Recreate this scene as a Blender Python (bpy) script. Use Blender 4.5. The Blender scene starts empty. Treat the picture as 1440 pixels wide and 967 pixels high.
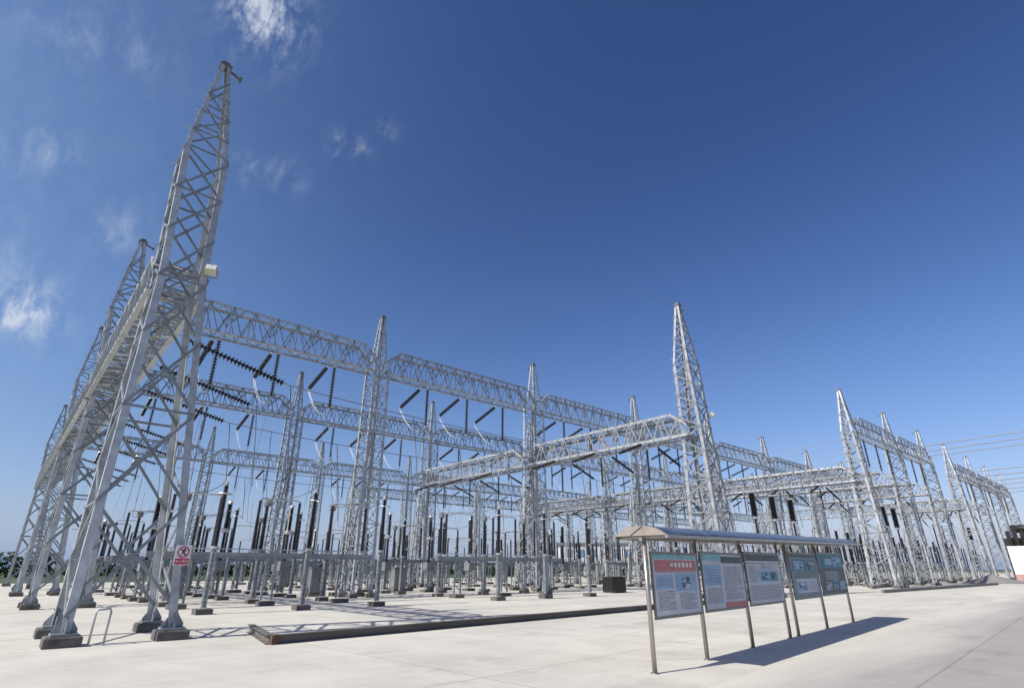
import bpy, math, random
from mathutils import Vector, Matrix

random.seed(7)
R = math.radians
scene = bpy.context.scene
COL = scene.collection

# ------------------------------------------------------------------ camera
CAMZ = 1.70
PITCH, YAW = 0.3908, 0.7250
cd = bpy.data.cameras.new("camera")
cam = bpy.data.objects.new("camera", cd)
COL.objects.link(cam)
cam.location = (0, 0, CAMZ)
cam.rotation_euler = (math.pi / 2 + PITCH, 0, -YAW)
cd.sensor_fit = 'HORIZONTAL'
cd.sensor_width = 36.0
cd.lens = 36.0 * 767.6 / 1440.0
cd.clip_start = 0.1
cd.clip_end = 6000
scene.camera = cam

# ------------------------------------------------------------------ sky, sun, exposure
SUN_EL = R(44)
SUN_DIR = Vector((-0.992 * math.cos(SUN_EL), 0.125 * math.cos(SUN_EL), math.sin(SUN_EL)))
SKY_STRENGTH = 0.09
CLOUDS = [  # direction, spread (1-cos), weight
    ((0.106, 0.666, 0.738), 0.0016, 1.0), ((0.075, 0.666, 0.742), 0.0010, .8), ((0.112, 0.640, 0.760), 0.0012, .9),
    ((-0.100, 0.746, 0.658), 0.0016, .62), ((-0.021, 0.750, 0.661), 0.0010, .42), ((-0.087, 0.852, 0.516), 0.0008, .72),
    ((-0.054, 0.942, 0.332), 0.0011, 1.0), ((-0.082, 0.946, 0.312), 0.0012, .95), ((-0.028, 0.945, 0.322), 0.0006, .6),
    ((0.016, 0.889, 0.457), 0.0009, .68), ((0.144, 0.798, 0.585), 0.0004, .7), ((0.200, 0.784, 0.588), 0.0005, .7),
    ((0.255, 0.720, 0.645), 0.00032, .85), ((0.286, 0.707, 0.647), 0.00022, .8), ((0.312, 0.664, 0.679), 0.0002, .62), ((-0.089, 0.915, 0.394), 0.0012, .4)]
world = bpy.data.worlds.new("World")
scene.world = world
world.use_nodes = True
wt = world.node_tree
for n in list(wt.nodes):
    wt.nodes.remove(n)
wn, wl = wt.nodes, wt.links
out = wn.new('ShaderNodeOutputWorld')
bg = wn.new('ShaderNodeBackground')
bg.inputs[1].default_value = SKY_STRENGTH
sky = wn.new('ShaderNodeTexSky')
sky.sky_type = 'NISHITA'
sky.sun_disc = False
sky.sun_elevation = SUN_EL
sky.sun_rotation = math.atan2(SUN_DIR.x, SUN_DIR.y)
sky.altitude = 300
sky.air_density = 1.0
sky.dust_density = 0.9
sky.ozone_density = 2.2
tc = wn.new('ShaderNodeTexCoord')


def wmath(op, a, b=None, clamp=False):
    n = wn.new('ShaderNodeMath')
    n.operation = op
    n.use_clamp = clamp
    for i, v in enumerate((a, b)):
        if v is None:
            continue
        if isinstance(v, (int, float)):
            n.inputs[i].default_value = v
        else:
            wl.new(v, n.inputs[i])
    return n.outputs[0]


acc = None
for d, s, w in CLOUDS:
    v = Vector(d).normalized()
    dn = wn.new('ShaderNodeVectorMath')
    dn.operation = 'DOT_PRODUCT'
    wl.new(tc.outputs['Generated'], dn.inputs[0])
    dn.inputs[1].default_value = v
    t = wmath('SUBTRACT', 1.0, dn.outputs['Value'])
    t = wmath('MULTIPLY', t, -1.0 / s)
    t = wmath('EXPONENT', t)
    t = wmath('MULTIPLY', t, w)
    acc = t if acc is None else wmath('ADD', acc, t)
mp = wn.new('ShaderNodeMapping')
wl.new(tc.outputs['Generated'], mp.inputs[0])
mp.inputs['Rotation'].default_value = (0.5, 0.2, 0.6)
mp.inputs['Scale'].default_value = (1.5, 1.0, .75)
nz = wn.new('ShaderNodeTexNoise')
nz.inputs['Scale'].default_value = 19.0
nz.inputs['Detail'].default_value = 12.0
nz.inputs['Roughness'].default_value = 0.68
nz.inputs['Distortion'].default_value = 0.25
wl.new(mp.outputs[0], nz.inputs['Vector'])
q = wmath('SUBTRACT', nz.outputs['Fac'], 0.42)
q = wmath('MULTIPLY', q, 3.6, True)
q = wmath('MULTIPLY', q, acc)
q = wmath('POWER', q, 1.5)
q = wmath('MULTIPLY', q, 0.52)
q = wmath('MINIMUM', q, 0.78)
hs = wn.new('ShaderNodeHueSaturation')
hs.inputs['Saturation'].default_value = 1.22
hs.inputs['Value'].default_value = 1.0
wl.new(sky.outputs[0], hs.inputs['Color'])
mx = wn.new('ShaderNodeMix')
mx.data_type = 'RGBA'
wl.new(q, mx.inputs[0])
pre = wn.new('ShaderNodeVectorMath')
pre.operation = 'SCALE'
pre.inputs['Scale'].default_value = 1 / 3.2
wl.new(hs.outputs[0], pre.inputs[0])
gm = wn.new('ShaderNodeGamma')
gm.inputs['Gamma'].default_value = 1.3
wl.new(pre.outputs[0], gm.inputs['Color'])
post = wn.new('ShaderNodeVectorMath')
post.operation = 'MULTIPLY'
post.inputs[1].default_value = (3.2 * 1.66, 3.2 * 1.10, 3.2 * 1.07)
wl.new(gm.outputs[0], post.inputs[0])
sepz = wn.new('ShaderNodeSeparateXYZ')     # pale haze low over the horizon
wl.new(tc.outputs['Generated'], sepz.inputs[0])
hz = wmath('MAXIMUM', sepz.outputs[2], 0.0)
hz = wmath('MULTIPLY', wmath('EXPONENT', wmath('MULTIPLY', hz, -6.2)), .88, True)
hm = wn.new('ShaderNodeMix')
hm.data_type = 'RGBA'
wl.new(hz, hm.inputs[0])
wl.new(post.outputs[0], hm.inputs[6])
hm.inputs[7].default_value = (1.75, 3.5, 6.1, 1)
vd = wn.new('ShaderNodeVectorMath')        # thin cirrus veil towards the sun side
vd.operation = 'DOT_PRODUCT'
wl.new(tc.outputs['Generated'], vd.inputs[0])
vd.inputs[1].default_value = Vector((-.45, .80, .36)).normalized()
vt = wmath('EXPONENT', wmath('MULTIPLY', wmath('SUBTRACT', 1.0, vd.outputs['Value']), -7.0))
vt = wmath('MULTIPLY', vt, wmath('ADD', wmath('MULTIPLY', nz.outputs['Fac'], .5), .22), True)
vm_ = wn.new('ShaderNodeMix')
vm_.data_type = 'RGBA'
wl.new(vt, vm_.inputs[0])
wl.new(hm.outputs[2], vm_.inputs[6])
vm_.inputs[7].default_value = (2.9, 4.7, 6.7, 1)
wl.new(vm_.outputs[2], mx.inputs[6])
mx.inputs[7].default_value = (6.4, 6.9, 7.9, 1)
wl.new(mx.outputs[2], bg.inputs[0])
wl.new(bg.outputs[0], out.inputs[0])

sd = bpy.data.lights.new("sun", 'SUN')
sd.energy = 4.4
sd.angle = R(0.53)
sd.color = (1.0, 0.955, 0.89)
sun = bpy.data.objects.new("sun", sd)
COL.objects.link(sun)
sun.rotation_euler = SUN_DIR.to_track_quat('Z', 'Y').to_euler()
sun.location = SUN_DIR * 100

scene.view_settings.view_transform = 'Standard'
scene.view_settings.look = 'None'
scene.view_settings.exposure = 0.25
scene.view_settings.gamma = 1.0
scene.view_settings.use_curve_mapping = False
scene.cycles.max_bounces = 6
scene.cycles.diffuse_bounces = 3


# ------------------------------------------------------------------ materials
def new_mat(name):
    m = bpy.data.materials.new(name)
    m.use_nodes = True
    nt = m.node_tree
    return m, nt, nt.nodes['Principled BSDF']


def noise_mat(name, c1, c2, scale=3.0, rough=0.6, metal=0.0, bump=0.0, rough2=None, detail=6, stretch=(1, 1, 1)):
    m, nt, b = new_mat(name)
    N, L = nt.nodes, nt.links
    t = N.new('ShaderNodeTexCoord')
    mpn = N.new('ShaderNodeMapping')
    mpn.inputs['Scale'].default_value = stretch
    L.new(t.outputs['Object'], mpn.inputs[0])
    oi = N.new('ShaderNodeObjectInfo')
    ad = N.new('ShaderNodeVectorMath')
    ad.operation = 'ADD'
    L.new(mpn.outputs[0], ad.inputs[0])
    L.new(oi.outputs['Location'], ad.inputs[1])
    n = N.new('ShaderNodeTexNoise')
    n.inputs['Scale'].default_value = scale
    n.inputs['Detail'].default_value = detail
    n.inputs['Roughness'].default_value = 0.65
    L.new(ad.outputs[0], n.inputs['Vector'])
    r = N.new('ShaderNodeValToRGB')
    r.color_ramp.elements[0].position = 0.33
    r.color_ramp.elements[1].position = 0.67
    r.color_ramp.elements[0].color = (*c1, 1)
    r.color_ramp.elements[1].color = (*c2, 1)
    L.new(n.outputs['Fac'], r.inputs[0])
    cout = r.outputs[0]
    if 'galvanised' in name or 'insulator' in name:
        vr = N.new('ShaderNodeMapRange')
        vr.inputs['To Min'].default_value = .80
        vr.inputs['To Max'].default_value = 1.14
        L.new(oi.outputs['Random'], vr.inputs[0])
        vm = N.new('ShaderNodeVectorMath')
        vm.operation = 'SCALE'
        L.new(cout, vm.inputs[0])
        L.new(vr.outputs[0], vm.inputs['Scale'])
        cout = vm.outputs[0]
    if 'galvanised' in name:
        n2 = N.new('ShaderNodeTexNoise')
        n2.inputs['Scale'].default_value = 5.5
        n2.inputs['Detail'].default_value = 8
        n2.inputs['Roughness'].default_value = .75
        L.new(ad.outputs[0], n2.inputs['Vector'])
        mr2 = N.new('ShaderNodeMapRange')
        mr2.inputs['From Min'].default_value = .62
        mr2.inputs['From Max'].default_value = .74
        mr2.inputs['To Max'].default_value = .45
        L.new(n2.outputs['Fac'], mr2.inputs[0])
        mx2 = N.new('ShaderNodeMix')
        mx2.data_type = 'RGBA'
        L.new(mr2.outputs[0], mx2.inputs[0])
        L.new(cout, mx2.inputs[6])
        mx2.inputs[7].default_value = (.19, .15, .115, 1)
        cout = mx2.outputs[2]
    L.new(cout, b.inputs['Base Color'])
    b.inputs['Roughness'].default_value = rough
    b.inputs['Metallic'].default_value = metal
    if rough2 is not None:
        mr = N.new('ShaderNodeMapRange')
        mr.inputs['To Min'].default_value = rough
        mr.inputs['To Max'].default_value = rough2
        L.new(n.outputs['Fac'], mr.inputs[0])
        L.new(mr.outputs[0], b.inputs['Roughness'])
    if bump:
        bp = N.new('ShaderNodeBump')
        bp.inputs['Strength'].default_value = bump
        bp.inputs['Distance'].default_value = 0.02
        L.new(n.outputs['Fac'], bp.inputs['Height'])
        L.new(bp.outputs[0], b.inputs['Normal'])
    return m


M = {}
M['galv'] = noise_mat('galvanised steel', (.31, .335, .34), (.50, .525, .53), 2.3, .38, .28, .0, .55)
M['galv_dull'] = noise_mat('dull galvanised steel', (.20, .225, .233), (.345, .37, .378), 1.8, .45, .2)
M['bolt'] = noise_mat('dark bolts', (.10, .10, .10), (.2, .2, .2), 6, .6, .4)
M['footing'] = noise_mat('weathered footing concrete', (.07, .066, .06), (.16, .152, .138), 2.6, .92, 0, .4)
M['shed'] = noise_mat('dark glazed insulator', (.012, .013, .018), (.028, .028, .034), 4, .22)
M['shed_brown'] = noise_mat('brown glazed porcelain', (.020, .014, .013), (.036, .024, .022), 4, .25)
M['fitting'] = noise_mat('cast metal fitting', (.42, .43, .43), (.58, .58, .58), 4, .4, .6)
M['tank'] = noise_mat('pale grey paint', (.20, .21, .21), (.28, .29, .285), 1.2, .45)
M['cabinet'] = noise_mat('grey cabinet paint', (.15, .165, .17), (.22, .235, .235), 1.0, .5)
M['wire'] = noise_mat('aluminium conductor', (.24, .25, .26), (.34, .35, .36), 1.0, .5, .4)
M['dark_wire'] = noise_mat('weathered steel wire', (.14, .15, .17), (.22, .23, .25), 1.0, .5, .3)
M['rust'] = noise_mat('rusty steel', (.085, .045, .032), (.15, .078, .052), 7, .85, 0, .5)
M['dark_steel'] = noise_mat('dark weathered steel', (.085, .082, .078), (.17, .163, .152), 1.3, .8, .1, .3, stretch=(.25, 1, 1))
M['stainless'] = noise_mat('brushed stainless tube', (.30, .275, .24), (.46, .43, .38), 9, .34, .6, stretch=(1, 1, .1))
M['roof_top'] = noise_mat('blue polycarbonate roof', (.065, .075, .105), (.10, .115, .15), 1.4, .25, .0)
M['roof_end'] = noise_mat('dusty beige roof panel', (.23, .205, .17), (.33, .30, .255), 3.0, .7)
M['board'] = noise_mat('dusty poster board', (.44, .465, .50), (.56, .585, .62), 2.2, .5)
M['board_blue'] = noise_mat('pale blue print', (.20, .34, .50), (.30, .45, .60), 3.0, .5)
M['board_teal'] = noise_mat('teal print', (.012, .12, .17), (.03, .21, .27), 2.2, .5)
M['board_dark'] = noise_mat('dark print', (.025, .045, .05), (.075, .11, .115), 3.5, .5)
M['board_grey'] = noise_mat('grey green print', (.12, .19, .20), (.20, .28, .29), 3.5, .5)
M['print_red'] = noise_mat('faded red print', (.40, .10, .10), (.50, .16, .16), 6, .4)
M['print_pink'] = noise_mat('faded pink print', (.34, .17, .17), (.40, .23, .23), 5, .4)
M['print_ink'] = noise_mat('grey ink', (.085, .10, .13), (.15, .165, .20), 6, .4)
M['print_cyan'] = noise_mat('cyan strip', (.10, .34, .40), (.18, .45, .50), 5, .3)
M['frame'] = noise_mat('bronze grey frame', (.14, .138, .13), (.22, .215, .20), 5, .4, .3)
M['sign_white'] = noise_mat('sign white enamel', (.60, .58, .58), (.72, .70, .70), 6, .35)
M['sign_red'] = noise_mat('sign red enamel', (.42, .02, .05), (.50, .035, .07), 6, .35)
M['sign_black'] = noise_mat('sign black enamel', (.02, .02, .02), (.04, .04, .04), 6, .35)
M['black_box'] = noise_mat('black painted sheet', (.010, .009, .008), (.026, .022, .018), 2.2, .5)
M['brown_box'] = noise_mat('dark brown sheet', (.035, .027, .020), (.06, .048, .036), 2.2, .6)
M['white_wall'] = noise_mat('white painted wall', (.70, .70, .69), (.80, .80, .79), .5, .7)
M['blue_glass'] = noise_mat('blue window glass', (.12, .24, .38), (.20, .34, .48), .5, .15)
M['pink_base'] = noise_mat('faded red base', (.38, .22, .20), (.50, .32, .29), 2, .8)
M['gravel'] = noise_mat('grey gravel', (.16, .155, .145), (.32, .31, .29), 9, .95, 0, 1.0)
M['lamp_body'] = noise_mat('cream lamp housing', (.42, .40, .28), (.54, .52, .38), 5, .4)
M['lamp_glass'] = noise_mat('pale lamp glass', (.55, .56, .48), (.62, .63, .55), 5, .15)
M['leaf'] = noise_mat('far foliage', (.022, .040, .016), (.055, .085, .032), 1.5, .8)
M['bark'] = noise_mat('bark', (.06, .045, .03), (.1, .08, .06), 5, .9)
M['field'] = noise_mat('grass field', (.035, .065, .022), (.085, .115, .045), .12, .95, 0, 0, None, 10)
M['kerb'] = noise_mat('kerb concrete', (.13, .125, .115), (.23, .22, .20), 1.2, .9)


def concrete(name, base, dark, road=False):
    m, nt, b = new_mat(name)
    N, L = nt.nodes, nt.links
    geo = N.new('ShaderNodeNewGeometry')

    def mth(op, a, c=None, clamp=False):
        n = N.new('ShaderNodeMath')
        n.operation = op
        n.use_clamp = clamp
        for i, v in enumerate((a, c)):
            if v is None:
                continue
            if isinstance(v, (int, float)):
                n.inputs[i].default_value = v
            else:
                L.new(v, n.inputs[i])
        return n.outputs[0]

    def nse(scale, detail=8, stretch=(1, 1, 1), rough=.6):
        mp_ = N.new('ShaderNodeMapping')
        mp_.inputs['Scale'].default_value = stretch
        L.new(geo.outputs['Position'], mp_.inputs[0])
        n = N.new('ShaderNodeTexNoise')
        n.inputs['Scale'].default_value = scale
        n.inputs['Detail'].default_value = detail
        n.inputs['Roughness'].default_value = rough
        L.new(mp_.outputs[0], n.inputs['Vector'])
        return n.outputs['Fac']
    big = nse(.16, 6)
    mid = nse(.9, 9, (1, .6, 1))
    fine = nse(14, 6)
    streak = nse(.55, 6, (.25, 1.4, 1))
    v = mth('ADD', mth('MULTIPLY', big, .45), mth('MULTIPLY', mid, .35))
    v = mth('ADD', v, mth('MULTIPLY', fine, .12))
    v = mth('ADD', v, mth('MULTIPLY', streak, .25))
    rp = N.new('ShaderNodeValToRGB')
    e = rp.color_ramp.elements
    e[0].position, e[1].position = .40, .72
    e[0].color = (*dark, 1)
    e[1].color = (*base, 1)
    L.new(v, rp.inputs[0])
    col = rp.outputs[0]
    # dirt stains with their own outline
    st = nse(.42, 7, (1, 1.8, 1), .7)
    s = mth('MULTIPLY', mth('SUBTRACT', st, .555), 6.0, True)
    mxn = N.new('ShaderNodeMix')
    mxn.data_type = 'RGBA'
    L.new(mth('MULTIPLY', s, .5), mxn.inputs[0])
    L.new(col, mxn.inputs[6])
    mxn.inputs[7].default_value = (dark[0] * .62, dark[1] * .61, dark[2] * .60, 1)
    col = mxn.outputs[2]
    # slab joints
    sep = N.new('ShaderNodeSeparateXYZ')
    L.new(geo.outputs['Position'], sep.inputs[0])
    wob = mth('MULTIPLY', mth('SUBTRACT', mid, .5), .05)
    k = .068
    yr = mth('SUBTRACT', sep.outputs[1], mth('MULTIPLY', sep.outputs[0], k))
    xr = mth('ADD', sep.outputs[0], mth('MULTIPLY', sep.outputs[1], k))

    def joint(coord, period, phase, width):
        f = mth('FRACT', mth('DIVIDE', mth('ADD', mth('ADD', coord, wob), phase), period))
        d = mth('ABSOLUTE', mth('SUBTRACT', f, .5))
        return mth('LESS_THAN', d, width / period / 2)
    if road:
        j = mth('MAXIMUM', joint(yr, 5.2, 2.6 - 2.45, .05), joint(xr, 6.0, 3.2, .022))
        amt = .55
    else:
        j = mth('MAXIMUM', joint(yr, 6.0, 1.1, .028), joint(xr, 6.0, 1.7, .028))
        amt = .75
    gap = mth('MULTIPLY', mth('MULTIPLY', mth('SUBTRACT', fine, .30), 3.0, True), amt)
    mj = N.new('ShaderNodeMix')
    mj.data_type = 'RGBA'
    L.new(mth('MULTIPLY', j, gap), mj.inputs[0])
    L.new(col, mj.inputs[6])
    mj.inputs[7].default_value = (.10, .095, .085, 1)
    colout = mj.outputs[2]
    if road:                     # worn edge: the older slab fades into the yard surface
        ed = mth('ADD', mth('MULTIPLY', mth('SUBTRACT', 4.75, yr), .42), mth('MULTIPLY', mth('SUBTRACT', streak, .5), 1.6), True)
        fade = N.new('ShaderNodeMix')
        fade.data_type = 'RGBA'
        L.new(ed, fade.inputs[0])
        fade.inputs[6].default_value = (.58, .563, .48, 1)
        L.new(colout, fade.inputs[7])
        colout = fade.outputs[2]
    L.new(colout, b.inputs['Base Color'])
    b.inputs['Roughness'].default_value = .88
    b.inputs['Specular IOR Level'].default_value = .25
    bp = N.new('ShaderNodeBump')
    bp.inputs['Strength'].default_value = .25
    bp.inputs['Distance'].default_value = .015
    L.new(v, bp.inputs['Height'])
    L.new(bp.outputs[0], b.inputs['Normal'])
    return m


M['pad'] = concrete('pale concrete yard', (.65, .632, .54), (.42, .408, .345))
M['road'] = concrete('grey concrete road', (.385, .37, .342), (.29, .278, .258), True)


# ------------------------------------------------------------------ mesh helpers
class MB:
    def __init__(self):
        self.v, self.f, self.mi = [], [], []
        self.cur = 0

    def poly(self, pts, faces):
        o = len(self.v)
        self.v.extend(tuple(p) for p in pts)
        for f in faces:
            self.f.append(tuple(o + i for i in f))
            self.mi.append(self.cur)

    def box(self, x0, x1, y0, y1, z0, z1):
        self.poly([(x0, y0, z0), (x1, y0, z0), (x1, y1, z0), (x0, y1, z0), (x0, y0, z1), (x1, y0, z1), (x1, y1, z1), (x0, y1, z1)],
                  [(3, 2, 1, 0), (4, 5, 6, 7), (0, 1, 5, 4), (1, 2, 6, 5), (2, 3, 7, 6), (3, 0, 4, 7)])

    def bar(self, p, q_, w, h=None, up=(0, 0, 1)):
        p, q_ = Vector(p), Vector(q_)
        h = h or w
        d = (q_ - p)
        if d.length < 1e-5:
            return
        d.normalize()
        u = Vector(up)
        if abs(d.dot(u)) > .95:
            u = Vector((1, 0, 0))
        s = d.cross(u).normalized()
        t = s.cross(d).normalized()
        pts = []
        for c in (p, q_):
            for a, b_ in ((-1, -1), (1, -1), (1, 1), (-1, 1)):
                pts.append(c + s * (a * w / 2) + t * (b_ * h / 2))
        self.poly(pts, [(3, 2, 1, 0), (4, 5, 6, 7), (0, 1, 5, 4), (1, 2, 6, 5), (2, 3, 7, 6), (3, 0, 4, 7)])

    def angle(self, p, q_, f, t, n1, n2):
        """angle section: heel on p-q, flanges of width f, thickness t along n1 and n2"""
        p, q_, n1, n2 = Vector(p), Vector(q_), Vector(n1), Vector(n2)
        sec = [(0, 0), (f, 0), (f, t), (t, t), (t, f), (0, f)]
        pts = [c + n1 * a + n2 * b_ for c in (p, q_) for a, b_ in sec]
        fs = [(i, (i + 1) % 6, (i + 1) % 6 + 6, i + 6) for i in range(6)]
        fs += [(0, 1, 2, 3), (0, 3, 4, 5), (9, 8, 7, 6), (11, 10, 9, 6)]
        self.poly(pts, fs)

    def tube(self, pts, r, n=6, caps=True):
        pts = [Vector(p) for p in pts]
        rings = []
        prev = None
        for i, p in enumerate(pts):
            d = (pts[min(i + 1, len(pts) - 1)] - pts[max(i - 1, 0)]).normalized()
            if prev is None:
                u = Vector((0, 0, 1)) if abs(d.z) < .9 else Vector((1, 0, 0))
                s = d.cross(u).normalized()
            else:
                s = (prev - d * prev.dot(d)).normalized()
            prev = s
            t = d.cross(s)
            rings.append([p + (s * math.cos(2 * math.pi * k / n) + t * math.sin(2 * math.pi * k / n)) * r for k in range(n)])
        vs = [v for rg in rings for v in rg]
        fs = []
        for i in range(len(rings) - 1):
            for k in range(n):
                fs.append((i * n + k, i * n + (k + 1) % n, (i + 1) * n + (k + 1) % n, (i + 1) * n + k))
        if caps:
            fs.append(tuple(range(n - 1, -1, -1)))
            fs.append(tuple((len(rings) - 1) * n + k for k in range(n)))
        self.poly(vs, fs)

    def lathe(self, prof, n=12, o=(0, 0, 0)):
        vs, fs = [], []
        for r, z in prof:
            for k in range(n):
                a = 2 * math.pi * k / n
                vs.append((o[0] + r * math.cos(a), o[1] + r * math.sin(a), o[2] + z))
        for i in range(len(prof) - 1):
            for k in range(n):
                fs.append((i * n + k, i * n + (k + 1) % n, (i + 1) * n + (k + 1) % n, (i + 1) * n + k))
        fs.append(tuple(range(n - 1, -1, -1)))
        fs.append(tuple((len(prof) - 1) * n + k for k in range(n)))
        self.poly(vs, fs)

    def mesh(self, name, mats, smooth=False):
        me = bpy.data.meshes.new(name)
        me.from_pydata(self.v, [], self.f)
        if not isinstance(mats, (list, tuple)):
            mats = [mats]
        for m in mats:
            me.materials.append(m)
        if len(mats) > 1:
            me.polygons.foreach_set('material_index', self.mi)
        if smooth:
            me.polygons.foreach_set('use_smooth', [True] * len(me.polygons))
        me.update()
        return me

    def build(self, name, mats, parent=None, smooth=False):
        return link(name, self.mesh(name, mats, smooth), parent)


def link(name, me, parent=None):
    o = bpy.data.objects.new(name, me)
    COL.objects.link(o)
    if parent is not None:
        o.parent = parent
    return o


def tag(o, label=None, cat=None, group=None, kind=None):
    if label:
        o['label'] = label
    if cat:
        o['category'] = cat
    if group:
        o['group'] = group
    if kind or label:
        o['kind'] = kind or 'thing'
    return o


def empty(name, loc=(0, 0, 0), rz=0.0):
    o = bpy.data.objects.new(name, None)
    o.empty_display_size = .3
    COL.objects.link(o)
    o.location = loc
    o.rotation_euler = (0, 0, rz)
    return o


def make(name, parts, loc, rz, label, cat, group=None, rot=None):
    """a thing from shared part meshes; parts: (part name, mesh, [sub-parts])"""
    o = empty(name, loc, rz)
    if rot is not None:
        o.rotation_euler = rot
    tag(o, label, cat, group)
    for pt in parts:
        c = link(pt[0], pt[1], o)
        if len(pt) > 2:
            for sp in pt[2]:
                link(sp[0], sp[1], c)
    return o


ORD = ['first', 'second', 'third', 'fourth', 'fifth', 'sixth', 'seventh', 'eighth', 'ninth', 'tenth', 'eleventh', 'twelfth']

# ------------------------------------------------------------------ ground
g = MB()
nx, ny = 1, 1
g.poly([(-3000, -3000, -.10), (3000, -3000, -.10), (3000, 3000, -.10), (-3000, 3000, -.10)], [(0, 1, 2, 3)])
tag(g.build('grass_field', M['field']), kind='structure')
g = MB()
g.box(-90, 420, -60, 99, -.5, 0)
tag(g.build('concrete_yard', M['pad']), kind='structure')
g = MB()
ex, ey = math.cos(math.atan(.068)), math.sin(math.atan(.068))


def rd(t, w):
    return (t * ex - w * ey, t * ey + w * ex)


edge = []
n = 220
top, bot = [], []
for i in range(n + 1):
    t = -30 + 400 * i / n
    wv = 4.75 + .10 * math.sin(t * .7) + .05 * math.sin(t * 2.3 + 1)
    top.append((*rd(t, wv), .004))
    bot.append((*rd(t, -13), .004))
g.poly(bot + top, [(i, i + 1, n + 2 + i, n + 1 + i) for i in range(n)])
tag(g.build('road', M['road']), kind='structure')

# ------------------------------------------------------------------ lattice columns
S, CX = 15.95, 2.88
YA, Y1, Y2, Y3 = 19.42, 36.18, 53.58, 84.56
HP = 20.18


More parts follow.
